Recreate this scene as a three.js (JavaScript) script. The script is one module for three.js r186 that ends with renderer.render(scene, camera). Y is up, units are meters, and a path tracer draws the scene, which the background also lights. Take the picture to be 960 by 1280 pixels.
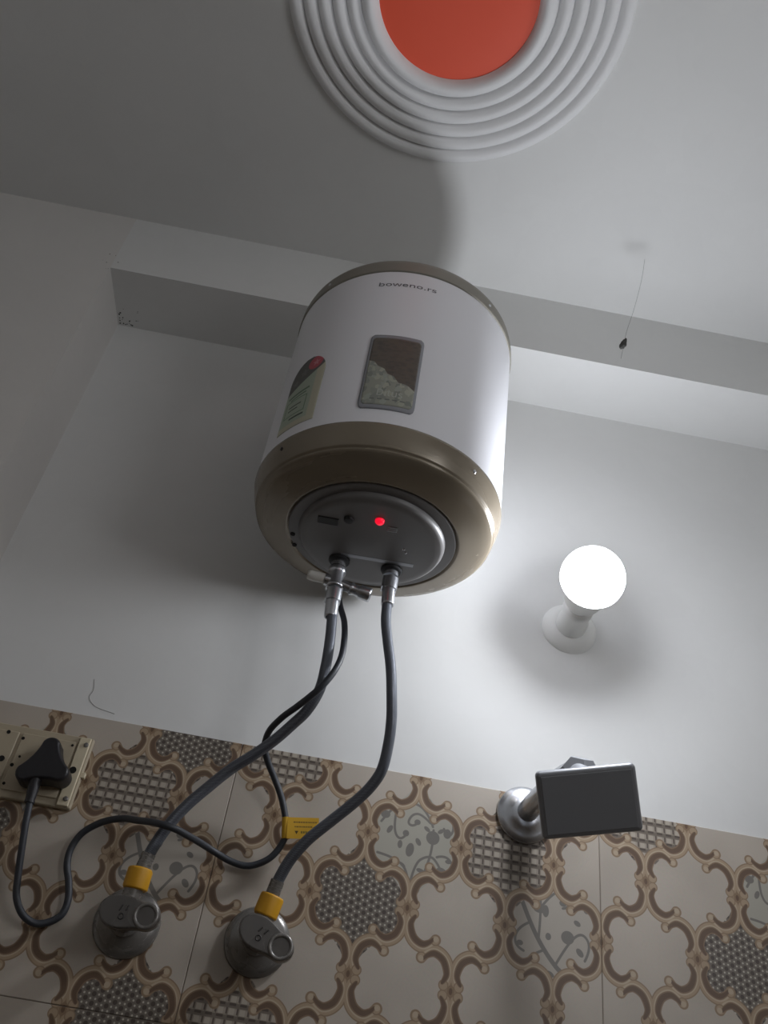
import * as THREE from 'three';
import { RoundedBoxGeometry } from 'three/addons/geometries/RoundedBoxGeometry.js';
import { mergeGeometries } from 'three/addons/utils/BufferGeometryUtils.js';
import { RectAreaLightUniformsLib } from 'three/addons/lights/RectAreaLightUniformsLib.js';

// ------------------------------------------------------------------ camera, light, exposure
const scene = new THREE.Scene();
scene.background = new THREE.Color(0x000000);
const camera = new THREE.PerspectiveCamera(61.2965, 960 / 1280, 0.02, 20);
camera.position.set(0, 1.25, 1.06013);
camera.rotation.set(0.66676, -0.032222, 0.167074, 'YXZ');
scene.add(camera);
const renderer = new THREE.WebGLRenderer({ antialias: true });
renderer.toneMapping = THREE.LinearToneMapping;
renderer.toneMappingExposure = 0.42;
renderer.shadowMap.enabled = true;
const LAMP_AT = new THREE.Vector3(0.312, 1.917, 0.16);      // the LED bulb's dome, in front of the wall
const LAMP_POWER = 1.22;
// daylight from the frosted ventilator window high in the right-hand wall, beside the camera
RectAreaLightUniformsLib.init();
const WIN = { z0: 1.14, z1: 1.70, y0: 1.62, y1: 2.08 };
const daylight = new THREE.RectAreaLight('#f8faff', 15, WIN.z1 - WIN.z0 - 0.06, WIN.y1 - WIN.y0 - 0.06);
daylight.position.set(0.985, (WIN.y0 + WIN.y1) / 2, (WIN.z0 + WIN.z1) / 2); daylight.lookAt(-1, (WIN.y0 + WIN.y1) / 2, (WIN.z0 + WIN.z1) / 2); scene.add(daylight);

// ------------------------------------------------------------------ dimensions of the room (metres)
const CEIL = 2.528, BEAM_LOW = 2.3868, BEAM_OUT = 0.1221, COLUMN_X = -0.483;
const X_LEFT = -1.0, X_RIGHT = 0.95, Z_FRONT = 1.75;
const TILE_TOP = 1.6748, TILE_W = 0.46, TILE_H = 0.31122, TILE_X0 = -0.0930;

// ------------------------------------------------------------------ helpers
let seed = 7;
const rnd = () => { seed = (seed * 1664525 + 1013904223) >>> 0; return seed / 4294967296; };
const used = {};
function numbered(n) { used[n] = (used[n] || 0) + 1; return used[n] === 1 ? n : `${n}_${String(used[n] - 1).padStart(3, '0')}`; }
function tag(o, label, category, group) { o.userData.label = label; o.userData.category = category; if (group) o.userData.group = group; return o; }
function thing(name, label, category, at, group) {
  const o = new THREE.Group(); o.name = numbered(name); o.position.set(...at); scene.add(o); return tag(o, label, category, group);
}
function worldOf(o) { const v = new THREE.Vector3(); while (o && o !== scene) { v.add(o.position); o = o.parent; } return v; }
// geometry is written in room coordinates; the mesh sits at its parent's origin
function part(name, geo, mat, parent = scene, label) {
  const list = Array.isArray(geo) ? geo : [geo];
  let g = list.length > 1 ? mergeGeometries(list.map(q => { const k = q.index ? q.toNonIndexed() : q; if (!k.attributes.uv) k.setAttribute('uv', new THREE.BufferAttribute(new Float32Array(k.attributes.position.count * 2), 2)); return k; })) : list[0];
  if (parent !== scene) { const w = worldOf(parent); g = g.clone(); g.translate(-w.x, -w.y, -w.z); }
  const m = new THREE.Mesh(g, mat); m.name = numbered(name); m.castShadow = m.receiveShadow = true;
  if (label) m.userData.label = label;
  parent.add(m); return m;
}
function struct(name, geo, mat) { const m = part(name, geo, mat); m.userData.kind = 'structure'; return m; }
function metric(g) {                                                  // uv in metres from position and facing
  const p = g.attributes.position, n = g.attributes.normal, uv = new Float32Array(p.count * 2);
  for (let i = 0; i < p.count; i++) {
    const ax = Math.abs(n.getX(i)), ay = Math.abs(n.getY(i)), az = Math.abs(n.getZ(i));
    if (az >= ax && az >= ay) { uv[2 * i] = p.getX(i); uv[2 * i + 1] = p.getY(i); }
    else if (ax >= ay) { uv[2 * i] = p.getZ(i); uv[2 * i + 1] = p.getY(i); }
    else { uv[2 * i] = p.getX(i); uv[2 * i + 1] = p.getZ(i); }
  }
  g.setAttribute('uv', new THREE.BufferAttribute(uv, 2)); return g;
}
function box(x0, x1, y0, y1, z0, z1) {
  const g = new THREE.BoxGeometry(x1 - x0, y1 - y0, z1 - z0); g.translate((x0 + x1) / 2, (y0 + y1) / 2, (z0 + z1) / 2); return metric(g);
}
function rbox(w, h, d, r, c, rot) {
  const g = new RoundedBoxGeometry(w, h, d, 3, r); if (rot) g.applyMatrix4(new THREE.Matrix4().makeRotationFromEuler(rot)); g.translate(...c); return g;
}
function lathe(profile, seg = 96) { return new THREE.LatheGeometry(profile.map(([r, y]) => new THREE.Vector2(Math.max(r, 1e-5), y)), seg); }
const V3 = (a) => new THREE.Vector3(...a);
function along(g, from, dir) {                                        // a shape built along +y, moved to point along dir
  const q = new THREE.Quaternion().setFromUnitVectors(new THREE.Vector3(0, 1, 0), V3(dir).normalize());
  g.applyQuaternion(q); g.translate(...from); return g;
}
function rod(a, b, r0, r1 = r0, seg = 24) {
  const d = V3(b).sub(V3(a)); const g = new THREE.CylinderGeometry(r1, r0, d.length(), seg); g.translate(0, d.length() / 2, 0); return along(g, a, d.toArray());
}
function tube(pts, r, n = 160, seg = 14) { return new THREE.TubeGeometry(new THREE.CatmullRomCurve3(pts.map(V3), false, 'centripetal'), n, r, seg); }
function disc(c, r, t, dir = [0, 0, 1], seg = 20) { return rod(c, V3(c).add(V3(dir).normalize().multiplyScalar(t)).toArray(), r, r, seg); }

// ------------------------------------------------------------------ textures
function noise(n, cells, amp, mid, oct = 3) {                          // seamless value noise, grey
  const d = new Float32Array(n * n);
  for (let o = 0, c = cells, a = 1; o < oct; o++, c *= 2, a *= 0.55) {
    const g = Array.from({ length: c * c }, () => rnd() * 2 - 1);
    for (let y = 0; y < n; y++) for (let x = 0; x < n; x++) {
      const u = x / n * c, v = y / n * c, i = Math.floor(u), j = Math.floor(v), s = u - i, t = v - j;
      const ss = s * s * (3 - 2 * s), tt = t * t * (3 - 2 * t), G = (p, q) => g[(q % c) * c + p % c];
      d[y * n + x] += a * ((G(i, j) * (1 - ss) + G(i + 1, j) * ss) * (1 - tt) + (G(i, j + 1) * (1 - ss) + G(i + 1, j + 1) * ss) * tt);
    }
  }
  const out = new Uint8Array(n * n * 4);
  for (let i = 0; i < n * n; i++) { const v = mid + amp * d[i]; out[4 * i] = out[4 * i + 1] = out[4 * i + 2] = Math.max(0, Math.min(255, v)); out[4 * i + 3] = 255; }
  return out;
}
function tex(data, n, srgb) {
  const t = new THREE.DataTexture(data, n, n); t.magFilter = THREE.LinearFilter; t.minFilter = THREE.LinearMipmapLinearFilter; t.generateMipmaps = true;
  t.wrapS = t.wrapT = THREE.RepeatWrapping; if (srgb) t.colorSpace = THREE.SRGBColorSpace; t.needsUpdate = true; return t;
}
function canvas(w, h, paint, srgb = true) {
  const c = document.createElement('canvas'); c.width = w; c.height = h; paint(c.getContext('2d'), w, h);
  const t = new THREE.CanvasTexture(c); if (srgb) t.colorSpace = THREE.SRGBColorSpace; t.wrapS = t.wrapT = THREE.RepeatWrapping; t.anisotropy = 8; return t;
}
const plasterTone = tex(noise(512, 5, 2.6, 243, 5), 512, true);
const plasterBump = tex(noise(512, 24, 60, 128, 4), 512);
const wearRough = tex(noise(256, 8, 30, 165, 4), 256);

// the digital print of the wall tiles: an ogee lattice of C-scrolls with three kinds of filled cells
const A = 0.0575, B = 0.0778, NODE_Y = 1.5946;                        // half cell width and height, height of lattice row 0
const tilePrint = canvas(2048, 1386, (g, W, H) => {
  const S = W / TILE_W;
  g.fillStyle = '#b6aca0'; g.fillRect(0, 0, W, H);
  for (let k = 0; k < 260; k++) {                                     // cloudy stone print
    const x = rnd() * W, y = rnd() * H, r = 60 + rnd() * 190, c = rnd() < 0.5 ? '200,191,178' : '158,149,138';
    const gr = g.createRadialGradient(x, y, 0, x, y, r); gr.addColorStop(0, `rgba(${c},0.13)`); gr.addColorStop(1, `rgba(${c},0)`);
    g.fillStyle = gr; g.fillRect(x - r, y - r, 2 * r, 2 * r);
  }
  g.lineCap = 'round'; g.lineJoin = 'round';
  const a = A * S, b = B * S;
  const at = (i, j) => [A * (i + 3) * S, (TILE_TOP - (NODE_Y + B * j)) * S];
  const cells = (f) => { for (let j = -5; j <= 3; j++) for (let i = -6; i <= 14; i++) if ((i + j) & 1) { const [x, y] = at(i, j); if (x > -2 * a && x < W + 2 * a && y > -2 * b && y < H + 2 * b) { g.save(); g.translate(x, y); f(((i % 8) + 8) % 8, ((j % 4) + 4) % 4); g.restore(); } } };
  const outline = () => {
    const q = [[-0.9, 0.02], [-0.93, 0.22], [-0.8, 0.42], [-0.56, 0.5], [-0.42, 0.56], [-0.22, 0.72], [-0.1, 0.86], [0, 0.92]];
    const pts = [...q, ...q.slice(0, -1).reverse().map(([x, y]) => [-x, y]), ...q.map(([x, y]) => [-x, -y]), ...q.slice(0, -1).reverse().map(([x, y]) => [x, -y])];
    g.beginPath(); pts.forEach(([x, y], k) => k ? g.lineTo(x * a, y * b) : g.moveTo(x * a, y * b)); g.closePath();
  };
  const curve = (p) => { g.beginPath(); g.moveTo(p[0][0] * a, p[0][1] * b); for (let k = 1; k < p.length - 1; k++) { const mx = k === p.length - 2 ? p[k + 1][0] : (p[k][0] + p[k + 1][0]) / 2, my = k === p.length - 2 ? p[k + 1][1] : (p[k][1] + p[k + 1][1]) / 2; g.quadraticCurveTo(p[k][0] * a, p[k][1] * b, mx * a, my * b); } };
  const blob = (x, y, rx, ry, t, c, q = 1) => { g.save(); g.translate(x * a, y * b); g.rotate(t); g.scale(1, ry / rx); g.beginPath(); g.arc(0, 0, rx * a * q, 0, 7); g.restore(); g.fillStyle = c; g.fill(); };
  const kind = { '1,0': 'floral', '4,3': 'vine', '3,0': 'check', '6,1': 'check', '0,3': 'dots', '4,1': 'dots' };
  // fills
  cells((i, j) => {
    const k = kind[`${i},${j}`]; if (!k) return;
    outline(); g.save(); g.clip();
    if (k === 'dots') {
      g.fillStyle = '#726a61'; g.fillRect(-a, -b, 2 * a, 2 * b);
      const p = 0.0052 * S;
      for (let v = -16; v <= 16; v++) for (let u = -14; u <= 14; u++) {
        const x = (u + (v & 1) / 2) * p, y = v * p * 0.866, m = (((u - (v - (v & 1)) / 2 + 300 - (v & 1) * 0) + 2 * v + 600) % 3 + 3) % 3;
        if (m === 0) { g.fillStyle = '#4d443d'; g.beginPath(); g.arc(x, y, p * 0.46, 0, 7); g.fill(); }
        else { g.fillStyle = '#bdb6a9'; g.beginPath(); g.arc(x, y, p * 0.21, 0, 7); g.fill(); }
      }
    } else if (k === 'check') {
      g.fillStyle = '#71675d'; g.fillRect(-a, -b, 2 * a, 2 * b);
      const p = 0.0116 * S;
      for (let v = -8; v <= 8; v++) for (let u = -6; u <= 6; u++) {
        const x = u * p, y = v * p;
        g.fillStyle = '#93897c'; g.fillRect(x - p * 0.5, y - p * 0.3, p * 0.92, p * 0.62);
        g.fillStyle = '#b0a698'; g.fillRect(x - p * 0.4, y - p * 0.26, p * 0.5, p * 0.5);
        g.fillStyle = '#a0968a'; g.fillRect(x + p * 0.1, y - p * 0.2, p * 0.2, p * 0.4);
        g.fillStyle = '#51473f'; g.fillRect(x - p * 0.46, y + p * 0.3, p * 0.62, p * 0.22);
        g.fillStyle = '#5d5249'; g.fillRect(x + p * 0.32, y - p * 0.3, p * 0.16, p * 0.5);
      }
    } else {
      g.fillStyle = k === 'floral' ? '#a9a599' : '#b0a89d'; g.fillRect(-a, -b, 2 * a, 2 * b);
      const vein = '#77736d'; g.strokeStyle = vein;
      const st = (w, p) => { g.lineWidth = w * a; curve(p); g.stroke(); };
      if (k === 'floral') {
        st(0.05, [[0.02, 0.95], [-0.02, 0.6], [-0.25, 0.32], [-0.75, 0.28]]);
        st(0.05, [[-0.02, 0.72], [0.04, 0.35], [0.3, 0.2], [0.5, 0.24], [0.7, 0.5]]);
        st(0.05, [[0.1, 0.95], [0.25, 0.5], [0.4, 0.1], [0.38, -0.2]]);
        st(0.05, [[0.36, -0.25], [0.2, -0.5], [-0.2, -0.6], [-0.55, -0.45], [-0.75, -0.2]]);
        st(0.05, [[0.3, -0.3], [0.1, -0.42], [-0.1, -0.4], [-0.2, -0.24], [-0.05, -0.2], [0.04, -0.28]]);
        st(0.05, [[-0.45, -0.5], [-0.48, -0.2], [-0.4, 0.0], [-0.25, 0.02], [-0.18, -0.08]]);
        st(0.05, [[0.38, -0.3], [0.36, -0.55], [0.42, -0.75]]);
        st(0.05, [[0.7, -0.5], [0.85, -0.3], [0.7, -0.1], [0.6, -0.25]]);
        st(0.05, [[0.5, 0.2], [0.75, 0.12], [0.85, 0.3]]);
        for (const q of [[0.38, -0.08, 0.17, 0.17, 0], [0.24, -0.2, 0.09, 0.05, 0.6], [0.54, -0.2, 0.09, 0.05, -0.6], [-0.08, 0.16, 0.1, 0.17, 0.15], [0.08, 0.02, 0.06, 0.1, -0.6], [0.18, 0.44, 0.1, 0.05, 0.2], [-0.3, 0.1, 0.06, 0.1, 0], [-0.2, 0.4, 0.09, 0.04, 0.6], [0.24, -0.6, 0.08, 0.17, -0.5], [-0.2, -0.08, 0.08, 0.08, 0], [0.02, -0.28, 0.08, 0.07, 0], [-0.68, -0.32, 0.12, 0.1, 0], [0.68, -0.18, 0.1, 0.12, 0], [0.62, 0.42, 0.15, 0.12, 0.3], [-0.55, -0.1, 0.06, 0.11, 0.5], [0.75, 0.24, 0.08, 0.05, 0]]) blob(...q, vein, 0.84);
      } else {
        st(0.09, [[-0.75, -0.55], [-0.55, -0.2], [-0.2, 0.25], [0.3, 0.62], [0.75, 0.55]]);
        st(0.05, [[-0.3, 0.1], [-0.25, -0.3], [-0.3, -0.7], [-0.2, -0.9]]);
        st(0.05, [[-0.3, -0.3], [0.0, -0.62], [0.3, -0.6], [0.35, -0.4], [0.2, -0.38]]);
        st(0.05, [[0.05, 0.42], [0.3, 0.1], [0.6, -0.1], [0.8, 0.1], [0.65, 0.3]]);
        st(0.05, [[-0.5, -0.1], [-0.75, 0.0], [-0.8, 0.25], [-0.6, 0.3]]);
        st(0.05, [[-0.2, 0.25], [-0.5, 0.35], [-0.45, 0.55], [-0.25, 0.55]]);
        for (const q of [[-0.28, -0.32, 0.17, 0.1, 0], [-0.16, -0.3, 0.08, 0.14, 0], [-0.38, -0.38, 0.07, 0.1, 0], [0.3, 0.02, 0.16, 0.15, 0], [0.5, -0.2, 0.09, 0.06, 0.5], [0.2, -0.45, 0.09, 0.07, 0.3], [0.42, -0.62, 0.1, 0.06, 0.8], [0.55, 0.2, 0.11, 0.07, 0.8], [-0.1, 0.05, 0.07, 0.08, 0], [-0.68, 0.2, 0.08, 0.06, 0], [-0.05, 0.55, 0.1, 0.05, 0.5], [0.02, -0.78, 0.1, 0.05, -0.6], [0.7, -0.42, 0.08, 0.1, 0], [-0.35, 0.5, 0.07, 0.07, 0]]) blob(...q, vein, 0.84);
      }
    }
    g.restore();
  });
  // C-scrolls: four per cell, each an arc with curled ends
  const scroll = [[-0.87, 0.055], [-0.975, 0.2], [-0.89, 0.41], [-0.66, 0.515], [-0.46, 0.46], [-0.37, 0.37]];
  const groove = [[-0.82, 0.09], [-0.895, 0.21], [-0.815, 0.375], [-0.64, 0.45], [-0.5, 0.415], [-0.42, 0.36]];
  const four = (f) => { for (const sx of [1, -1]) for (const sy of [1, -1]) f((p) => p.map(([x, y]) => [x * sx, y * sy]), sx, sy); };
  const layer = (w, c, path) => cells(() => four((m) => { g.strokeStyle = c; g.lineWidth = w * a; curve(m(path)); g.stroke(); }));
  const crescent = (c, k0) => cells(() => four((m) => {               // a stroke swelling to the middle and thinning to both ends
    const p = m(groove); g.fillStyle = c;
    for (let k = 0; k <= 60; k++) { const t = k / 60 * (p.length - 1), i = Math.min(p.length - 2, Math.floor(t)), f = t - i, q0 = p[Math.max(0, i - 1)], q1 = p[i], q2 = p[i + 1], q3 = p[Math.min(p.length - 1, i + 2)];
      const h = (n) => 0.5 * (2 * q1[n] + (q2[n] - q0[n]) * f + (2 * q0[n] - 5 * q1[n] + 4 * q2[n] - q3[n]) * f * f + (3 * q1[n] - q0[n] - 3 * q2[n] + q3[n]) * f * f * f);
      g.beginPath(); g.arc(h(0) * a, h(1) * b, k0 * a * (0.02 + 0.03 * Math.sin(Math.PI * Math.pow(k / 60, 0.8))), 0, 7); g.fill(); }
  }));
  layer(0.21, '#8d775f', scroll);
  layer(0.165, '#a69178', scroll);
  layer(0.07, '#b7a68e', scroll);
  cells(() => four((m) => { for (const [x, y] of m([[-0.38, 0.375], [-0.85, 0.065]])) { blob(x, y, 0.1, 0.1, 0, '#8d775f'); blob(x, y, 0.078, 0.078, 0, '#a69178'); } }));
  crescent('#836c57', 1.5); crescent('#665140', 1);
  cells(() => four((m) => { for (const [x, y] of m([[-0.365, 0.36]])) blob(x, y, 0.055, 0.055, 0, '#b3a18a'); }));
  // the small knot where four scrolls meet
  cells(() => { for (const s of [-1, 1]) { blob(s, 0, 0.07, 0.11, 0, '#877058'); blob(s, 0, 0.035, 0.06, 0, '#67503d'); } });
});
tilePrint.wrapS = tilePrint.wrapT = THREE.RepeatWrapping;

const braid = canvas(128, 128, (g, W) => {
  g.fillStyle = '#464a53'; g.fillRect(0, 0, W, W); g.lineWidth = 5;
  for (let k = -8; k <= 16; k++) { g.strokeStyle = k % 2 ? '#666b76' : '#aeb2b8'; g.beginPath(); g.moveTo(k * 16, 0); g.lineTo(k * 16 + W, W); g.stroke(); g.strokeStyle = '#575b65'; g.beginPath(); g.moveTo(k * 16 + W, 0); g.lineTo(k * 16, W); g.stroke(); }
});
braid.repeat.set(56, 6);
const braidBump = canvas(64, 64, (g, W) => {
  g.fillStyle = '#404040'; g.fillRect(0, 0, W, W); g.strokeStyle = '#e0e0e0'; g.lineWidth = 5;
  for (let k = -4; k <= 8; k++) { g.beginPath(); g.moveTo(k * 16, 0); g.lineTo(k * 16 + W, W); g.stroke(); g.beginPath(); g.moveTo(k * 16 + W, 0); g.lineTo(k * 16, W); g.stroke(); }
}, false);
braidBump.repeat.set(112, 12);

const logoPrint = canvas(1024, 160, (g, W, H) => {
  g.clearRect(0, 0, W, H); g.fillStyle = '#5a585e'; g.font = '150px sans-serif'; g.textAlign = 'left'; g.textBaseline = 'alphabetic';
  const s = 'boweno.rs', w = g.measureText(s).width; g.save(); g.scale(W * 0.98 / w, 0.84); g.fillText(s, 8, 148); g.restore();
});
const plaquePrint = canvas(256, 496, (g, W, H) => {
  g.fillStyle = '#5f574f'; g.fillRect(0, 0, W, H);
  for (let k = 0; k < 500; k++) { g.fillStyle = rnd() < 0.5 ? 'rgba(98,84,74,0.25)' : 'rgba(72,69,64,0.25)'; g.fillRect(rnd() * W, rnd() * H, 26, 14); }
  const edge = [[0, 0.36], [0.12, 0.38], [0.2, 0.44], [0.34, 0.48], [0.42, 0.55], [0.55, 0.58], [0.66, 0.66], [0.8, 0.67], [0.88, 0.69], [1, 0.74]];
  g.save(); g.beginPath(); g.moveTo(0, H); for (const [x, y] of edge) g.lineTo(x * W, y * H); g.lineTo(W, H); g.closePath(); g.clip();
  g.fillStyle = '#94968a'; g.fillRect(0, 0, W, H);
  const cols = ['#838880', '#a2a394', '#8c9086', '#a8a899', '#7d827a', '#9b9f96'];
  for (let k = 0; k < 90; k++) {
    g.fillStyle = cols[k % cols.length]; const x = rnd() * W, y = (0.35 + rnd() * 0.65) * H; g.beginPath();
    for (let q = 0; q < 7; q++) { const t = q / 7 * 6.283, r = 8 + rnd() * 26; q ? g.lineTo(x + r * Math.cos(t) * 0.7, y + r * Math.sin(t)) : g.moveTo(x + r * 0.7, y); } g.fill();
  }
  g.restore();
  g.fillStyle = '#adb0a7'; g.font = '62px sans-serif'; g.save(); g.translate(66, 430); g.rotate(0.03); g.scale(0.95, 1); g.fillText('Ditus', 0, 0); g.restore();
  g.fillStyle = '#6a6e69'; for (let k = 0; k < 5; k++) g.fillRect(40 + k * 38, 452, 24, 9);
});
const energyPrint = canvas(256, 512, (g, W, H) => {
  g.fillStyle = '#a6b1a0'; g.fillRect(0, 0, W, H);
  g.fillStyle = '#bcb9a4'; g.fillRect(W * 0.8, 0, W * 0.2, H); g.fillRect(0, H * 0.92, W, H * 0.08);
  g.fillStyle = '#5c5b58'; g.beginPath(); g.moveTo(0, 0); g.lineTo(W, 0); g.lineTo(W, H * 0.16); g.quadraticCurveTo(W * 0.7, H * 0.3, 0, H * 0.44); g.closePath(); g.fill();
  g.fillStyle = '#6b6a68'; for (const [x, y, r] of [[0.42, 0.2, 34], [0.2, 0.3, 30]]) { g.beginPath(); for (let k = 0; k < 10; k++) { const q = k % 2 ? r * 0.45 : r, t = k * Math.PI / 5 - 1.57; g.lineTo(x * W + q * Math.cos(t), y * H + q * Math.sin(t)); } g.fill(); }
  g.fillStyle = '#b4525c'; g.beginPath(); g.arc(W * 0.7, H * 0.115, 50, 0, 7); g.fill();
  g.fillStyle = '#c58288'; g.beginPath(); for (let k = 0; k < 10; k++) { const q = k % 2 ? 12 : 28, t = k * Math.PI / 5 - 1.57; g.lineTo(W * 0.72 + q * Math.cos(t), H * 0.12 + q * Math.sin(t)); } g.fill();
  g.fillStyle = '#5f7460'; g.save(); g.translate(W * 0.1, H * 0.5); g.rotate(-0.12); g.fillRect(0, 0, W * 0.6, 14); g.fillRect(20, 26, W * 0.45, 10); g.restore();
  g.strokeStyle = '#71876f'; g.lineWidth = 7; g.strokeRect(W * 0.1, H * 0.58, W * 0.58, H * 0.22);
  g.fillStyle = '#3f4a42'; g.fillRect(W * 0.3, H * 0.84, W * 0.4, 12); g.fillRect(W * 0.2, H * 0.66, W * 0.36, 8); g.fillRect(W * 0.2, H * 0.71, W * 0.28, 8);
});
const tagPrint = canvas(256, 176, (g, W, H) => {
  g.fillStyle = '#d2a326'; g.fillRect(0, 0, W, H); g.fillStyle = '#7d5f1c';
  for (let x = 50; x < 225;) { const w = 8 + rnd() * 12; g.fillRect(x, 34, w, 12); x += w + 4; }
  for (let x = 60; x < 205;) { const w = 8 + rnd() * 12; g.fillRect(x, 72, w, 11); x += w + 4; }
  g.fillStyle = '#4f3a12'; g.beginPath(); g.moveTo(62, 112); g.lineTo(92, 112); g.lineTo(77, 140); g.fill();
  g.fillStyle = '#6f6420'; for (let x = 112; x < 180; x += 18) g.fillRect(x, 114, 13, 18);
});

// ------------------------------------------------------------------ materials
const std = (color, roughness, metalness = 0, extra = {}) => new THREE.MeshStandardMaterial({ color, roughness, metalness, ...extra });
const M = {
  plaster: std('#e8e8e6', 0.85, 0, { map: plasterTone, bumpMap: plasterBump, bumpScale: 0.0006 }),
  columnPlaster: std('#e4e1dd', 0.85, 0, { map: plasterTone, bumpMap: plasterBump, bumpScale: 0.0008 }),
  grout: std('#8f857a', 0.95),
  tile: std('#ffffff', 0.42, 0, { map: tilePrint }),
  floor: std('#4f463e', 0.5, 0, { map: plasterTone }),
  moulding: std('#e6e6e6', 0.7),
  orange: std('#ee5a3c', 0.6),
  drum: new THREE.MeshPhysicalMaterial({ color: '#e6e6ea', roughness: 0.42, clearcoat: 0.25, clearcoatRoughness: 0.3 }),
  gold: std('#857b6b', 0.38, 0.25, { roughnessMap: wearRough }),
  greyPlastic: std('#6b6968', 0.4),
  goldTop: std('#8b877d', 0.5, 0.2),
  dark: std('#1b1a1a', 0.5), rubber: std('#232426', 0.7), hole: std('#15120f', 0.9),
  steel: std('#bfc1c4', 0.35, 0.9), chrome: std('#cfd1d4', 0.16, 1), handleMetal: std('#6b6865', 0.42, 0.45, { roughnessMap: wearRough }), markMetal: std('#454341', 0.5, 0.4), satinChrome: std('#c6c8cc', 0.26, 0.9), dullChrome: std('#85827e', 0.42, 0.45, { roughnessMap: wearRough }),
  hose: std('#ffffff', 0.42, 0.25, { map: braid, bumpMap: braidBump, bumpScale: 0.0006 }),
  cord: std('#33363c', 0.5), plug: std('#1e1c20', 0.45),
  yellow: std('#d59c1e', 0.5), tagPaper: std('#ffffff', 0.7, 0, { map: tagPrint }), tagPlain: std('#d2a326', 0.7),
  cream: std('#b7aa92', 0.5, 0, { map: plasterTone }), creamLight: std('#cfc3a8', 0.45),
  valvePlastic: std('#d8d6d0', 0.5),
  showerFace: std('#8a8c90', 0.45, 0.1), showerRim: std('#8a8c90', 0.4, 0.2),
  lampPlastic: std('#e9e9e6', 0.5),
  dust: std('#4a4a47', 1), mould: std('#3c3a36', 1), crack: std('#8d8a86', 1),
  frameGrey: std('#94969b', 0.35, 0.4), plaque: std('#ffffff', 0.3, 0, { map: plaquePrint }), energy: std('#ffffff', 0.55, 0, { map: energyPrint }),
  logo: new THREE.MeshStandardMaterial({ map: logoPrint, transparent: true, roughness: 0.6 }),
  bulb: new THREE.MeshStandardMaterial({ color: '#ffffff', emissive: '#f4f8ff', emissiveIntensity: 26, roughness: 0.4 }),
  frosted: new THREE.MeshStandardMaterial({ color: '#f2f2f0', emissive: '#f8faff', emissiveIntensity: 2.0, roughness: 0.8 }),
  redLamp: new THREE.MeshStandardMaterial({ color: '#ff3050', emissive: '#ff0a30', emissiveIntensity: 2.1, roughness: 0.3 }),
};

// ------------------------------------------------------------------ the room
function tileRun(parent, x0, x1, z, yLow = 0) {                       // printed tiles one by one, 1.5 mm joints
  const gap = 0.00045;
  for (let r = 0; ; r++) {
    const y1 = TILE_TOP - r * TILE_H, y0 = Math.max(y1 - TILE_H, yLow); if (y1 <= yLow + 0.01) break;
    for (let c = Math.floor((x0 - TILE_X0) / TILE_W); TILE_X0 + c * TILE_W < x1 - 0.001; c++) {
      const tx = TILE_X0 + c * TILE_W, a = Math.max(tx, x0) + gap, b = Math.min(tx + TILE_W, x1) - gap, lo = y0 + gap, hi = y1 - (r ? gap : 0), e = 0.0005;
      const s = new THREE.Shape([[a + e, lo + e], [b - e, lo + e], [b - e, hi - e], [a + e, hi - e]].map(p => new THREE.Vector2(...p)));
      const g = new THREE.ExtrudeGeometry(s, { depth: 0.0062 - e, bevelEnabled: true, bevelSize: e, bevelThickness: e, bevelSegments: 1 });
      const p = g.attributes.position, uv = new Float32Array(p.count * 2);
      for (let k = 0; k < p.count; k++) { uv[2 * k] = (p.getX(k) - tx) / TILE_W; uv[2 * k + 1] = 1 - (y1 - p.getY(k)) / TILE_H; }
      g.setAttribute('uv', new THREE.BufferAttribute(uv, 2)); g.translate(0, 0, z - 0.0062);
      part('tile', g, M.tile, parent);
    }
  }
}
const ZT = 0.002;                                                     // face of the tiling
const wallBack = struct('wall_back', [box(X_LEFT - 0.15, X_RIGHT + 0.15, TILE_TOP, CEIL, -0.15, 0), box(X_LEFT - 0.15, X_RIGHT + 0.15, 0, TILE_TOP, -0.15, -0.004)], M.plaster);
part('grout', box(COLUMN_X, X_RIGHT, 0, TILE_TOP - 0.001, -0.004, ZT - 0.0012), M.grout, wallBack);
tileRun(wallBack, COLUMN_X, X_RIGHT, ZT);
const wallColumn = struct('wall_column', box(X_LEFT, COLUMN_X, 0, CEIL, 0, BEAM_OUT), M.columnPlaster);
tileRun(wallColumn, X_LEFT, COLUMN_X - 0.0, BEAM_OUT + 0.005);
struct('ceiling_beam', box(COLUMN_X, X_RIGHT, BEAM_LOW, CEIL, 0, BEAM_OUT), M.plaster);
struct('ceiling', box(X_LEFT - 0.15, X_RIGHT + 0.15, CEIL, CEIL + 0.15, -0.15, Z_FRONT + 0.15), M.plaster);
struct('floor', box(X_LEFT - 0.15, X_RIGHT + 0.15, -0.12, 0, -0.15, Z_FRONT + 0.15), M.floor);
const dado = (g) => { const uv = g.attributes.uv; for (let k = 0; k < uv.count; k++) uv.setXY(k, (uv.getX(k) - TILE_X0) / TILE_W, 1 - (TILE_TOP - uv.getY(k)) / TILE_H); return g; };
const wallLeft = struct('wall_left', box(X_LEFT - 0.15, X_LEFT, 0, CEIL, 0, Z_FRONT), M.plaster);
part('tile_dado', dado(box(X_LEFT, X_LEFT + 0.006, 0, TILE_TOP, BEAM_OUT + 0.006, Z_FRONT - 0.006)), M.tile, wallLeft);
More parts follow.
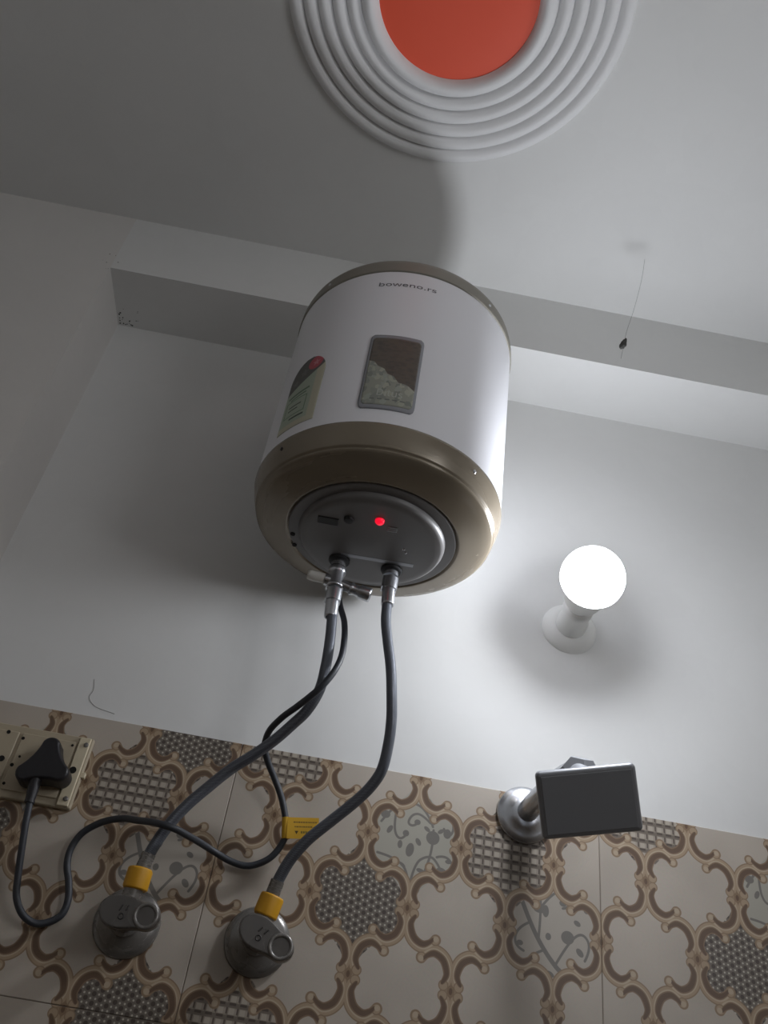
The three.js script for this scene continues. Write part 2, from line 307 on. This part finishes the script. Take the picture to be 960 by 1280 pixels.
const wallRight = struct('wall_right', [box(X_RIGHT, X_RIGHT + 0.15, 0, CEIL, 0, WIN.z0), box(X_RIGHT, X_RIGHT + 0.15, 0, CEIL, WIN.z1, Z_FRONT), box(X_RIGHT, X_RIGHT + 0.15, 0, WIN.y0, WIN.z0, WIN.z1), box(X_RIGHT, X_RIGHT + 0.15, WIN.y1, CEIL, WIN.z0, WIN.z1)], M.plaster);
part('tile_dado', dado(box(X_RIGHT - 0.006, X_RIGHT, 0, TILE_TOP, 0.004, Z_FRONT - 0.006)), M.tile, wallRight);
const win = struct('window_1', box(0.996, 1.002, WIN.y0 + 0.02, WIN.y1 - 0.02, WIN.z0 + 0.02, WIN.z1 - 0.02), M.frosted);
part('window_frame', [box(0.982, 1.015, WIN.y0, WIN.y0 + 0.03, WIN.z0, WIN.z1), box(0.982, 1.015, WIN.y1 - 0.03, WIN.y1, WIN.z0, WIN.z1), box(0.982, 1.015, WIN.y0, WIN.y1, WIN.z0, WIN.z0 + 0.03), box(0.982, 1.015, WIN.y0, WIN.y1, WIN.z1 - 0.03, WIN.z1)], M.lampPlastic, win);
part('outer_shutter', box(1.06, 1.1, WIN.y0, WIN.y1, WIN.z0, WIN.z1), M.lampPlastic, wallRight);
const wallFront = struct('wall_front', box(X_LEFT - 0.15, X_RIGHT + 0.15, 0, CEIL, Z_FRONT, Z_FRONT + 0.15), M.plaster);
part('tile_dado', dado(box(X_LEFT, X_RIGHT, 0, TILE_TOP, Z_FRONT - 0.006, Z_FRONT)), M.tile, wallFront);

// mould dots in the corner of the beam and a hairline crack above the tiles
{
  const specks = [];
  for (let k = 0; k < 26; k++) {
    const r = 0.0004 + rnd() * 0.0013, g = new THREE.IcosahedronGeometry(r, 0), dx = Math.pow(rnd(), 2) * 0.035, dz = Math.pow(rnd(), 2) * 0.035;
    g.scale(1, 0.4, 1); g.translate(COLUMN_X + 0.004 + dx, BEAM_LOW - 0.0002, 0.004 + dz); specks.push(g);
  }
  for (let k = 0; k < 7; k++) { const r = 0.0004 + rnd() * 0.0008, g = new THREE.IcosahedronGeometry(r, 0); g.scale(1, 1, 0.4); g.translate(COLUMN_X - 0.02 + rnd() * 0.03, BEAM_LOW - 0.008 + rnd() * 0.045, BEAM_OUT + 0.0002); specks.push(g); }
  const s = part('mould_speck', specks, M.mould); s.userData.kind = 'stuff'; tag(s, 'dark mould specks in the corner where beam meets column', 'mould');
  part('hairline_crack', tube([[-0.3, 1.725, 0], [-0.296, 1.71, 0.0001], [-0.298, 1.7, 0.0001], [-0.288, 1.69, 0.0001], [-0.26, 1.684, 0.0001]], 0.00035, 30, 6), M.crack, wallBack);
}

// ------------------------------------------------------------------ ceiling medallion
{
  const cx = 0.0, cz = 0.576, t = thing('ceiling_medallion', 'round white plaster ceiling medallion with concentric ridges and orange centre', 'medallion', [cx, CEIL, cz]);
  const ringAt = (r0, r1, h) => { const n = 14, pr = []; for (let k = 0; k <= n; k++) { const q = k / n; pr.push([r0 + (r1 - r0) * q, CEIL - 0.001 - h * Math.pow(Math.sin(Math.PI * q), 0.7)]); } pr.push([r1, CEIL + 0.002], [r0, CEIL + 0.002], [r0, CEIL - 0.001]); const g = lathe(pr, 128); g.translate(cx, 0, cz); return g; };
  part('ring_moulding', ringAt(0.109, 0.135, 0.014), M.moulding, t, 'wide inner ridge round the orange disc');
  for (let k = 0; k < 5; k++) part('ring_moulding', ringAt(0.135 + k * 0.0204, 0.1554 + k * 0.0204, 0.0095 - k * 0.0006), M.moulding, t);
  const d = lathe([[0.0001, CEIL - 0.001], [0.06, CEIL - 0.0012], [0.111, CEIL - 0.002], [0.111, CEIL + 0.003], [0.0001, CEIL + 0.003]], 96); d.translate(cx, 0, cz);
  part('centre_disc', d, M.orange, t, 'orange painted centre disc');
}

// ------------------------------------------------------------------ wall lamp
{
  const base = [0.3295, 1.934, 0], dir = LAMP_AT.clone().sub(V3(base)).normalize(), at = (s) => V3(base).addScaledVector(dir, s).toArray(), len = LAMP_AT.distanceTo(V3(base)), R = 0.042;
  const t = thing('wall_lamp', 'glowing white bulb in a round holder on wall right of heater', 'lamp', base);
  const rose = lathe([[0.0001, 0.016], [0.024, 0.016], [0.03, 0.0145], [0.036, 0.009], [0.040, 0.003], [0.0405, 0]], 64);
  part('base_rose', along(rose, base, [0, 0, 1]), M.lampPlastic, t);
  part('holder', along(lathe([[0.022, 0.008], [0.0225, 0.03], [0.02, 0.034], [0.02, 0.06], [0.0215, 0.064], [0.0215, 0.074], [0.016, 0.076], [0.0001, 0.076]], 48), base, dir.toArray()), M.lampPlastic, t);
  const l = len - 0.012;
  part('bulb_housing', along(lathe([[0.0001, 0.07], [0.0145, 0.072], [0.016, 0.082], [0.026, 0.1], [0.034, l - 0.014], [0.0395, l - 0.002], [0.039, l], [0.0001, l]], 64), base, dir.toArray()), M.lampPlastic, t);
  const pr = []; for (let k = 0; k <= 16; k++) { const q = k / 16 * Math.PI / 2; pr.push([R * Math.cos(q), l + 0.01 + R * Math.sin(q)]); }
  const dome = along(lathe([[R - 0.0022, l], [R - 0.0004, l + 0.004], ...pr], 64), base, dir.toArray());
  part('bulb_dome', dome, M.bulb, t, 'glowing frosted dome');
  const lamp = new THREE.PointLight('#f3f7ff', LAMP_POWER, 0, 2); lamp.position.copy(LAMP_AT).addScaledVector(dir, 0.003); lamp.castShadow = true; lamp.shadow.radius = 1.6; lamp.shadow.mapSize.set(2048, 2048); scene.add(lamp);
}

// ------------------------------------------------------------------ water heater
const HX = 0.01852, HZ = 0.17986, RD = 0.1596;
const turned = (pr, seg = 128) => { const g = lathe(pr, seg); g.translate(HX, 0, HZ); return g; };
const onDrum = (deg, y, r) => [HX + r * Math.sin(deg * Math.PI / 180), y, HZ + r * Math.cos(deg * Math.PI / 180)];
// a plate bent round the drum; half(v) gives its half width (fraction) at height fraction v
function bent(deg0, deg1, y0, y1, r, thick, half, nu = 28, nv = 40) {
  const pos = [], uv = [], idx = [], mid = (deg0 + deg1) / 2, hw = (deg1 - deg0) / 2;
  for (const back of [0, 1]) for (let j = 0; j <= nv; j++) for (let i = 0; i <= nu; i++) {
    const v = j / nv, s = (i / nu * 2 - 1) * half(v); pos.push(...onDrum(mid + s * hw, y0 + (y1 - y0) * v, back ? r : r + thick)); uv.push((s + 1) / 2, v);
  }
  const N = (nu + 1) * (nv + 1), I = (i, j, b) => b * N + j * (nu + 1) + i;
  for (let j = 0; j < nv; j++) for (let i = 0; i < nu; i++) { idx.push(I(i, j, 0), I(i + 1, j, 0), I(i + 1, j + 1, 0), I(i, j, 0), I(i + 1, j + 1, 0), I(i, j + 1, 0)); idx.push(I(i, j, 1), I(i + 1, j + 1, 1), I(i + 1, j, 1), I(i, j, 1), I(i, j + 1, 1), I(i + 1, j + 1, 1)); }
  const side = (a, b) => idx.push(a[0], a[1], b[0], a[1], b[1], b[0]);
  for (let j = 0; j < nv; j++) { side([I(0, j, 0), I(0, j, 1)].reverse(), [I(0, j + 1, 0), I(0, j + 1, 1)].reverse()); side([I(nu, j, 0), I(nu, j, 1)], [I(nu, j + 1, 0), I(nu, j + 1, 1)]); }
  for (let i = 0; i < nu; i++) { side([I(i, 0, 0), I(i, 0, 1)], [I(i + 1, 0, 0), I(i + 1, 0, 1)]); side([I(i, nv, 0), I(i, nv, 1)].reverse(), [I(i + 1, nv, 0), I(i + 1, nv, 1)].reverse()); }
  const g = new THREE.BufferGeometry(); g.setAttribute('position', new THREE.Float32BufferAttribute(pos, 3)); g.setAttribute('uv', new THREE.Float32BufferAttribute(uv, 2)); g.setIndex(idx); g.computeVertexNormals(); return g;
}
const rounded = (rx, ry) => (v) => { const d = Math.min(v, 1 - v); if (d >= ry) return 1; const q = 1 - d / ry; return 1 - rx * (1 - Math.sqrt(Math.max(0, 1 - q * q))); };
{
  const t = thing('water_heater', 'white drum water heater with dull gold end caps hung on the wall', 'water heater', [HX, 1.887, HZ]);
  part('drum', turned([[0.0001, 1.95], [RD - 0.001, 1.944], [RD, 1.9465], [RD, 2.2325], [RD - 0.001, 2.2355], [0.0001, 2.236]]), M.drum, t);
  part('top_cap', turned([[RD - 0.004, 2.2325], [RD + 0.0012, 2.2335], [RD + 0.0016, 2.236], [RD + 0.0008, 2.252], [RD - 0.001, 2.2595], [RD - 0.006, 2.2645], [0.13, 2.272], [0.08, 2.278], [0.0001, 2.28]]), M.goldTop, t);
  const bottom = part('bottom_cover', turned([[RD - 0.004, 1.9465], [RD + 0.0008, 1.9455], [RD + 0.001, 1.942], [0.1575, 1.929], [0.1535, 1.9165], [0.1525, 1.9145], [0.1505, 1.9138], [0.1505, 1.9118], [0.1515, 1.9108], [0.1490, 1.9085], [0.1440, 1.9058], [0.1375, 1.9036], [0.128, 1.9008], [0.118, 1.8985], [0.1115, 1.8968], [0.1095, 1.8970], [0.1085, 1.8990], [0.106, 1.8992], [0.0001, 1.8992]], 160), M.gold, t);
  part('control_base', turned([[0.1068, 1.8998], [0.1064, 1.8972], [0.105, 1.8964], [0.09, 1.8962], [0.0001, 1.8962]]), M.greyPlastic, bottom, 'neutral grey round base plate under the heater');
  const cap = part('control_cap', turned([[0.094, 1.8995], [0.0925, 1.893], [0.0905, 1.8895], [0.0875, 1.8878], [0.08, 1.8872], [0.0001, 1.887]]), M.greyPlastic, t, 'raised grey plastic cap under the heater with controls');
  for (const [deg, y, r] of [[40.5, 2.2445, RD + 0.0012], [-49.5, 2.2445, RD + 0.0012], [130, 2.2445, RD + 0.0012], [-140, 2.2445, RD + 0.0012]]) part('screw', along(lathe([[0.0001, 0.0018], [0.002, 0.0014], [0.0028, 0]], 16), onDrum(deg, y, r - 0.0006), V3(onDrum(deg, y, 1)).sub(V3(onDrum(deg, y, 0))).toArray()), M.steel, t);
  for (const deg of [40.9, -53.2, 130, -140]) part('screw', along(lathe([[0.0001, 0.0024], [0.002, 0.002], [0.0028, 0]], 16), onDrum(deg, 1.934, 0.1578), V3(onDrum(deg, 1.934, 1)).sub(V3(onDrum(deg, 1.934, 0))).toArray()), deg > 0 ? M.steel : M.dark, t);
  const pl = part('brand_plaque', bent(-17.1, 7.1, 1.9675, 2.0985, RD - 0.0003, 0.0021, rounded(0.13, 0.075)), M.frameGrey, t, 'grey framed plaque, dark brown above and blotchy below');
  part('plaque_print', bent(-15.9, 5.9, 1.9735, 2.0925, RD + 0.0006, 0.0016, rounded(0.1, 0.06)), M.plaque, pl);
  part('energy_label', bent(-60, -37.5, 1.963, 2.087, RD - 0.0002, 0.0007, (v) => v < 0.72 ? 1 : Math.sqrt(Math.max(0.02, 1 - Math.pow((v - 0.72) / 0.285, 2)))), M.energy, t, 'round-topped green and grey rating label with red star');
  part('brand_lettering', bent(-19.9, 9.6, 2.1985, 2.2115, RD + 0.0001, 0.0003, () => 1), M.logo, t, 'small dark lettering under the top cap');
  // under the cap
  const Y = 1.8873, u = (x, z) => [HX + x, Y, HZ + z];
  const led = part('indicator_lamp', along(lathe([[0.0001, 0.0055], [0.0036, 0.0048], [0.0056, 0.0025], [0.006, -0.002]], 24), u(0.005, 0.053), [0, -1, 0]), M.redLamp, cap, 'glowing red indicator lamp');
  const rl = new THREE.PointLight('#ff1030', 0.00004, 0, 2); rl.position.set(HX + 0.005, Y - 0.009, HZ + 0.053); rl.castShadow = true; rl.shadow.radius = 0.2; scene.add(rl);
  part('knob', along(lathe([[0.0001, 0.004], [0.005, 0.004], [0.0062, 0.003], [0.0066, -0.001]], 24), u(-0.032, 0.045), [0, -1, 0]), M.dark, cap);
  part('switch_window', rbox(0.026, 0.003, 0.014, 0.0012, u(-0.057, 0.034)), M.dark, cap);
  part('vent_slot', [0, 1, 2].map(k => rbox(0.012, 0.003, 0.0016, 0.0007, u(0.022, 0.037 + k * 0.0034))), M.steel, cap);
  part('rating_strip', rbox(0.094, 0.0012, 0.007, 0.0004, u(0.012, -0.0295), new THREE.Euler(0, -0.04, 0)), M.frameGrey, cap, 'narrow grey printed strip');
  for (const [x, z] of [[-0.1, -0.02], [-0.0965, -0.043]]) part('screw_hole', disc([HX + x, 1.8966, HZ + z], 0.0032, 0.0012, [0, -1, 0]), M.hole, bottom);
  for (const [x, z] of [[0.042, 0.004], [0.045, -0.003]]) part('screw', along(lathe([[0.0001, 0.0016], [0.0016, 0.0013], [0.0021, -0.0004]], 14), u(x, z), [0, -1, 0]), M.chrome, cap);
  // water connections
  for (const [x, len] of [[-0.0168, 0.016], [0.0518, 0.012]]) {
    part('gasket', along(lathe([[0.0001, -0.003], [0.0135, -0.003], [0.014, 0.002], [0.012, 0.005], [0.0001, 0.005]], 28), [x, 1.887, 0.135], [0, -1, 0]), M.rubber, t);
    part('pipe_stub', rod([x, 1.884, 0.135], [x, 1.876 - len + 0.012, 0.135], 0.0098), M.satinChrome, t);
  }
  const v = part('safety_valve', [along(lathe([[0.0001, 0], [0.0105, 0], [0.0115, 0.003], [0.0115, 0.008], [0.0098, 0.01], [0.0098, 0.026], [0.0112, 0.028], [0.0112, 0.033], [0.0001, 0.033]], 32), [-0.0168, 1.8745, 0.135], [0.02, -1, 0]), rod([-0.0165, 1.853, 0.135], [0.004, 1.848, 0.134], 0.0062, 0.0068), rod([-0.0165, 1.853, 0.135], [-0.03, 1.854, 0.135], 0.007, 0.0078)], M.satinChrome, t, 'chrome safety valve with side stubs');
  part('valve_cap', along(lathe([[0.0001, 0], [0.0062, 0], [0.0066, 0.003], [0.0066, 0.02], [0.0056, 0.024], [0.0001, 0.0245]], 24), [-0.029, 1.8545, 0.135], [-1, 0.07, 0]), M.valvePlastic, v, 'pale plastic end cap');
  part('drain_spout', along(lathe([[0.0068, 0], [0.0085, 0.001], [0.0085, 0.004], [0.0072, 0.005], [0.0072, 0.012], [0.0094, 0.014], [0.0096, 0.026], [0.0088, 0.028], [0.006, 0.028], [0.006, 0.012]], 28), [0.003, 1.848, 0.134], [1, -0.18, 0]), M.satinChrome, v);
  // bracket to the wall
  part('wall_bracket', [box(HX - 0.09, HX + 0.09, 2.10, 2.14, 0, 0.03), box(HX - 0.09, HX + 0.09, 2.00, 2.03, 0, 0.03)], M.steel, t);
}

// ------------------------------------------------------------------ hoses
function hose(label, path, x, topY) {
  const t = thing('braided_hose', label, 'hose', path[path.length - 1], 'braided hoses below the heater');
  part('hose_body', tube([[x, topY - 0.018, 0.135], ...path], 0.0064, 260, 16), M.hose, t);
  part('hex_nut', along(new THREE.CylinderGeometry(0.0115, 0.0115, 0.017, 6), [x, topY - 0.009, 0.135], [0, 1, 0]), M.satinChrome, t);
  part('ferrule', along(lathe([[0.0084, 0], [0.0092, 0.002], [0.0084, 0.004], [0.0084, 0.022], [0.0078, 0.024], [0.0063, 0.024]], 28), [x, topY - 0.0165, 0.135], [(path[0][0] - x) * 1.4, -0.05, 0]), M.satinChrome, t);
  const e = path[path.length - 1], f = path[path.length - 2], d = V3(e).sub(V3(f)).normalize();
  part('ferrule', rod(V3(e).addScaledVector(d, -0.02).toArray(), e, 0.0076, 0.008), M.dullChrome, t);
}
hose('dark braided hose from the heater valve down to the left tap', [[-0.013, 1.809, 0.136], [-0.009, 1.768, 0.136], [-0.008, 1.732, 0.132], [-0.010, 1.706, 0.126], [-0.020, 1.682, 0.116], [-0.033, 1.667, 0.106], [-0.050, 1.649, 0.095], [-0.070, 1.631, 0.086], [-0.092, 1.613, 0.078], [-0.114, 1.589, 0.071], [-0.132, 1.567, 0.066], [-0.146, 1.544, 0.062], [-0.156, 1.520, 0.058], [-0.1605, 1.5035, 0.056], [-0.1625, 1.492, 0.0545]], -0.0152, 1.8405);
hose('dark braided hose curving from heater right outlet to the middle tap', [[0.0545, 1.810, 0.136], [0.060, 1.783, 0.136], [0.069, 1.747, 0.134], [0.075, 1.713, 0.130], [0.079, 1.686, 0.124], [0.080, 1.660, 0.116], [0.077, 1.631, 0.106], [0.068, 1.614, 0.096], [0.052, 1.595, 0.088], [0.032, 1.575, 0.080], [0.009, 1.551, 0.073], [-0.006, 1.529, 0.066], [-0.0135, 1.511, 0.060], [-0.017, 1.498, 0.0565], [-0.019, 1.488, 0.054]], 0.0522, 1.873);

// ------------------------------------------------------------------ angle valves on the tiles
function angleValve(label, [fx, fy], [hx, hy], nut, turn) {
  const t = thing('angle_valve', label, 'tap', [fx, fy, ZT], 'two angle valves under the heater');
  part('flange', along(lathe([[0.0355, 0], [0.0365, 0.0015], [0.035, 0.005], [0.029, 0.0085], [0.0185, 0.0105], [0.0165, 0.013], [0.0165, 0.016], [0.0001, 0.016]], 64), [fx, fy, ZT], [0, 0, 1]), M.dullChrome, t);
  const bx = (fx + hx) / 2, by = (fy + hy) / 2;
  part('valve_body', [rod([fx, fy, 0.012], [hx, hy, 0.066], 0.0115, 0.0125, 32), rod([bx, by + 0.002, 0.05], V3(nut.at).addScaledVector(V3(nut.dir), 0.004).toArray(), 0.0098, 0.0105)], M.dullChrome, t);
  part('collar_nut', along(lathe([[0.0075, -0.011], [0.0125, -0.011], [0.0138, -0.009], [0.0138, 0.009], [0.0125, 0.011], [0.0075, 0.011]], 10).toNonIndexed(), nut.at, nut.dir), M.yellow, t, 'bright yellow plastic collar');
  const q = turn * Math.PI / 180, s = new THREE.Shape();
  s.absarc(0.026, 0, 0.0132, -Math.PI / 2, Math.PI / 2); s.bezierCurveTo(0.014, 0.0125, 0.012, 0.0165, 0, 0.0175); s.bezierCurveTo(-0.012, 0.0175, -0.022, 0.0135, -0.024, 0.004); s.bezierCurveTo(-0.0255, -0.006, -0.018, -0.0165, -0.006, -0.0172); s.bezierCurveTo(0.01, -0.0172, 0.012, -0.0125, 0.026, -0.0132);
  const place = (g, z) => { g.rotateZ(q); g.translate(hx, hy, z); return g; };
  const h = part('handle', place(new THREE.ExtrudeGeometry(s, { depth: 0.008, bevelEnabled: true, bevelSize: 0.0022, bevelThickness: 0.003, bevelSegments: 4, curveSegments: 20 }).scale(0.94, 0.84, 1), 0.066), M.handleMetal, t);
  const ring = new THREE.TorusGeometry(0.0112, 0.0022, 10, 40); ring.translate(0.0245, 0, 0); part('handle_ring', place(ring, 0.077), M.dullChrome, h);
  const mark = [new THREE.TorusGeometry(0.0026, 0.0008, 8, 20)]; mark[0].translate(0.0, -0.0045, 0);
  for (const [x, y, a] of [[-0.0025, 0.0035, -0.35], [0.004, 0.0045, -0.35]]) { const b = new THREE.CapsuleGeometry(0.0009, 0.005, 4, 8); b.rotateZ(a); b.translate(x, y, 0); mark.push(b); }
  part('handle_mark', mark.map(g => place(g, 0.0769)), M.markMetal, h);
}
angleValve('leftmost grey metal angle valve with yellow collar, below the socket plug', [-0.1695, 1.4505], [-0.1655, 1.4462], { at: [-0.1637, 1.4850, 0.0525], dir: [0.03, 1, 0.06] }, -1);
angleValve('grey metal angle valve with yellow collar near centre, under right hose', [-0.0255, 1.4545], [-0.0215, 1.4482], { at: [-0.0195, 1.4815, 0.0515], dir: [0.22, 1, 0.1] }, -22);

// ------------------------------------------------------------------ socket plate
{
  const x0 = -0.417, x1 = -0.2702, y0 = 1.5565, y1 = 1.6435, z = ZT + 0.0008;
  const t = thing('socket_plate', 'aged cream electrical socket plate with bare screw holes on tiles', 'socket', [(x0 + x1) / 2, y0, z]);
  part('back_frame', rbox(x1 - x0, y1 - y0, 0.008, 0.0018, [(x0 + x1) / 2, (y0 + y1) / 2, z + 0.004]), M.cream, t);
  part('edge_strip', [rbox(0.0135, y1 - y0 - 0.003, 0.004, 0.0012, [-0.2795, (y0 + y1) / 2, z + 0.0095]), rbox(0.006, 0.007, 0.006, 0.001, [-0.2693, 1.598, z + 0.005])], M.creamLight, t, 'lighter raised edge strip');
  part('socket_module', rbox(0.066, 0.07, 0.004, 0.0014, [-0.3215, 1.6, z + 0.0085]), M.cream, t);
  part('switch_module', rbox(0.047, 0.07, 0.0035, 0.0014, [-0.382, 1.6, z + 0.0085]), M.cream, t);
  for (const [x, y, r, h] of [[-0.2814, 1.6005, 0.0042, 0.0117], [-0.3669, 1.5996, 0.0036, 0.0105], [-0.3715, 1.6325, 0.0024, 0.0105], [-0.352, 1.6279, 0.002, 0.0107], [-0.3527, 1.5716, 0.0018, 0.0107], [-0.3523, 1.5943, 0.0022, 0.0107], [-0.2925, 1.63, 0.0016, 0.0107], [-0.3475, 1.6055, 0.0015, 0.0107]]) part('hole', disc([x, y, z + h - 0.002], r, 0.0022), M.hole, t);
  for (const [x, y] of [[-0.2765, 1.633], [-0.2775, 1.5662]]) part('screw', along(lathe([[0.0001, 0.0008], [0.0028, 0.0012], [0.0031, -0.001]], 16), [x, y, z + 0.0115], [0, 0, 1]), M.dullChrome, t);
}

// ------------------------------------------------------------------ power cord with plug and tag
{
  const t = thing('power_cord', 'black power cord looping from heater to a three-pin plug in socket', 'power cord', [-0.309, 1.59, 0.014]);
  part('cord', tube([[-0.014, 1.8868, 0.117], [-0.013, 1.871, 0.118], [-0.006, 1.832, 0.120], [0.004, 1.803, 0.126], [0.008, 1.773, 0.134], [0.008, 1.745, 0.141], [0.002, 1.720, 0.147], [-0.008, 1.701, 0.146], [-0.019, 1.690, 0.138], [-0.032, 1.681, 0.124], [-0.047, 1.674, 0.103], [-0.060, 1.664, 0.078], [-0.062, 1.653, 0.062], [-0.056, 1.642, 0.048], [-0.044, 1.627, 0.036], [-0.031, 1.608, 0.028], [-0.022, 1.588, 0.024], [-0.017, 1.573, 0.022], [-0.020, 1.556, 0.020], [-0.031, 1.539, 0.018], [-0.052, 1.528, 0.016], [-0.072, 1.529, 0.017], [-0.094, 1.535, 0.023], [-0.110, 1.537, 0.040], [-0.123, 1.536, 0.062], [-0.136, 1.536, 0.078], [-0.148, 1.537, 0.081], [-0.164, 1.541, 0.070], [-0.183, 1.546, 0.050], [-0.204, 1.551, 0.030], [-0.228, 1.547, 0.016], [-0.247, 1.533, 0.010], [-0.254, 1.515, 0.008], [-0.252, 1.497, 0.008], [-0.244, 1.480, 0.008], [-0.238, 1.460, 0.008], [-0.240, 1.446, 0.008], [-0.250, 1.437, 0.009], [-0.263, 1.433, 0.012], [-0.277, 1.438, 0.018], [-0.289, 1.453, 0.022], [-0.294, 1.471, 0.026], [-0.299, 1.496, 0.031], [-0.306, 1.532, 0.036], [-0.310, 1.556, 0.036]], 0.0039, 420, 12), M.cord, t);
  const lobes = [[-0.3086, 1.6143], [-0.2885, 1.5862], [-0.3255, 1.5800]], r = 0.0082, s = new THREE.Shape();
  lobes.forEach(([x, y], k) => {                                     // rounded three-lobed outline, sides slightly hollow
    const [px, py] = lobes[(k + 2) % 3], [nx, ny] = lobes[(k + 1) % 3];
    const out = (ax, ay, bx, by) => { const dx = bx - ax, dy = by - ay, l = Math.hypot(dx, dy); return [-dy / l, dx / l]; };
    const n0 = out(px, py, x, y), n1 = out(x, y, nx, ny), a0 = Math.atan2(n0[1], n0[0]); let a1 = Math.atan2(n1[1], n1[0]); if (a1 > a0) a1 -= 2 * Math.PI;
    for (let q = 0; q <= 10; q++) { const a = a0 + (a1 - a0) * q / 10, X = x + r * Math.cos(a), Yy = y + r * Math.sin(a); k + q ? s.lineTo(X, Yy) : s.moveTo(X, Yy); }
    const mx = (x + nx) / 2 + n1[0] * (r - 0.006), my = (y + ny) / 2 + n1[1] * (r - 0.006); const ex = nx + r * n1[0], ey = ny + r * n1[1];
    s.quadraticCurveTo(mx, my, ex, ey);
  });
  const plug = part('plug', (() => { const g = new THREE.ExtrudeGeometry(s, { depth: 0.019, bevelEnabled: true, bevelSize: 0.003, bevelThickness: 0.006, bevelSegments: 5, curveSegments: 10 }); g.translate(0, 0, 0.0195); return g; })(), M.plug, t, 'black rounded triangular three-pin plug');
  part('strain_relief', [rod([-0.3125, 1.578, 0.036], [-0.3095, 1.549, 0.036], 0.0075, 0.0052), disc([-0.3095, 1.551, 0.036], 0.0058, 0.003, [0, -1, 0])], M.plug, plug);
  const a = 8.5 * Math.PI / 180, flag = new THREE.BoxGeometry(0.037, 0.0245, 0.0006); flag.rotateZ(a); flag.translate(0.0012, 1.5769, 0.0275);
  const tg = part('warning_tag', flag, [M.tagPlain, M.tagPlain, M.tagPlain, M.tagPlain, M.tagPaper, M.tagPaper], t, 'yellow paper warning tag with small dark print');
  const loop = rod([-0.0208, 1.5868, 0.0235], [-0.0165, 1.5632, 0.0215], 0.0048, 0.0048, 24); part('tag_loop', loop, M.tagPlain, tg);
}

// ------------------------------------------------------------------ shower
{
  const f = [0.2713, 1.6486, ZT], t = thing('wall_shower', 'rectangular dark shower head on a short chrome arm and round flange', 'shower', f);
  part('flange', along(lathe([[0.035, 0], [0.0358, 0.002], [0.0345, 0.005], [0.028, 0.0075], [0.019, 0.0095], [0.0155, 0.014], [0.0001, 0.0145]], 64), f, [0, 0, 1]), M.satinChrome, t);
  part('arm', tube([[0.2713, 1.6486, 0.012], [0.274, 1.652, 0.04], [0.283, 1.660, 0.07], [0.295, 1.670, 0.092], [0.303, 1.673, 0.104]], 0.013, 60, 20), M.satinChrome, t);
  const ball = new THREE.DodecahedronGeometry(0.0235, 0); ball.scale(1, 0.82, 0.9); ball.translate(0.307, 1.671, 0.11);
  const X = V3([0.95411, 0.18355, 0.23659]), Yv = V3([-0.28227, 0.815, 0.50605]), N = V3([-0.09993, -0.54962, 0.82942]);
  const m = new THREE.Matrix4().makeBasis(X, Yv, N).setPosition(0.3057, 1.6205, 0.1501);
  part('ball_joint', [ball, rod([0.305, 1.672, 0.11], [0.306, 1.636, 0.142], 0.0125, 0.02, 28)], M.showerRim, t);
  const body = new RoundedBoxGeometry(0.1105, 0.0735, 0.013, 4, 0.0055); body.translate(0, 0, -0.0065); body.applyMatrix4(m);
  const head = part('shower_head', body, M.showerRim, t, 'dark rectangular head plate');
  const face = new RoundedBoxGeometry(0.1, 0.063, 0.002, 2, 0.0009); face.applyMatrix4(m);
  part('spray_face', face, M.showerFace, head);
}

// ------------------------------------------------------------------ cobweb strand
{
  const t = thing('cobweb', 'thin dusty cobweb strand hanging from ceiling near the beam', 'cobweb', [0.3863, CEIL, 0.2394]);
  part('strand', tube([[0.3863, CEIL, 0.2394], [0.378, 2.47, 0.238], [0.362, 2.39, 0.2345], [0.349, 2.335, 0.2305], [0.342, 2.285, 0.222]], 0.00022, 40, 5), M.dust, t);
  const g = new THREE.IcosahedronGeometry(1, 3), p = g.attributes.position;
  for (let k = 0; k < p.count; k++) { const x = p.getX(k), y = p.getY(k), z = p.getZ(k), w = 1 + 0.35 * Math.sin(9 * x + 5 * y) * Math.cos(7 * z - 4 * y), taper = 1 - 0.45 * y; p.setXYZ(k, x * 0.0042 * w * taper + y * 0.0045, y * 0.0135, z * 0.004 * w * taper); }
  g.computeVertexNormals(); g.translate(0.3455, 2.315, 0.2275); part('dust_clump', g, M.dust, t);
}

renderer.render(scene, camera);
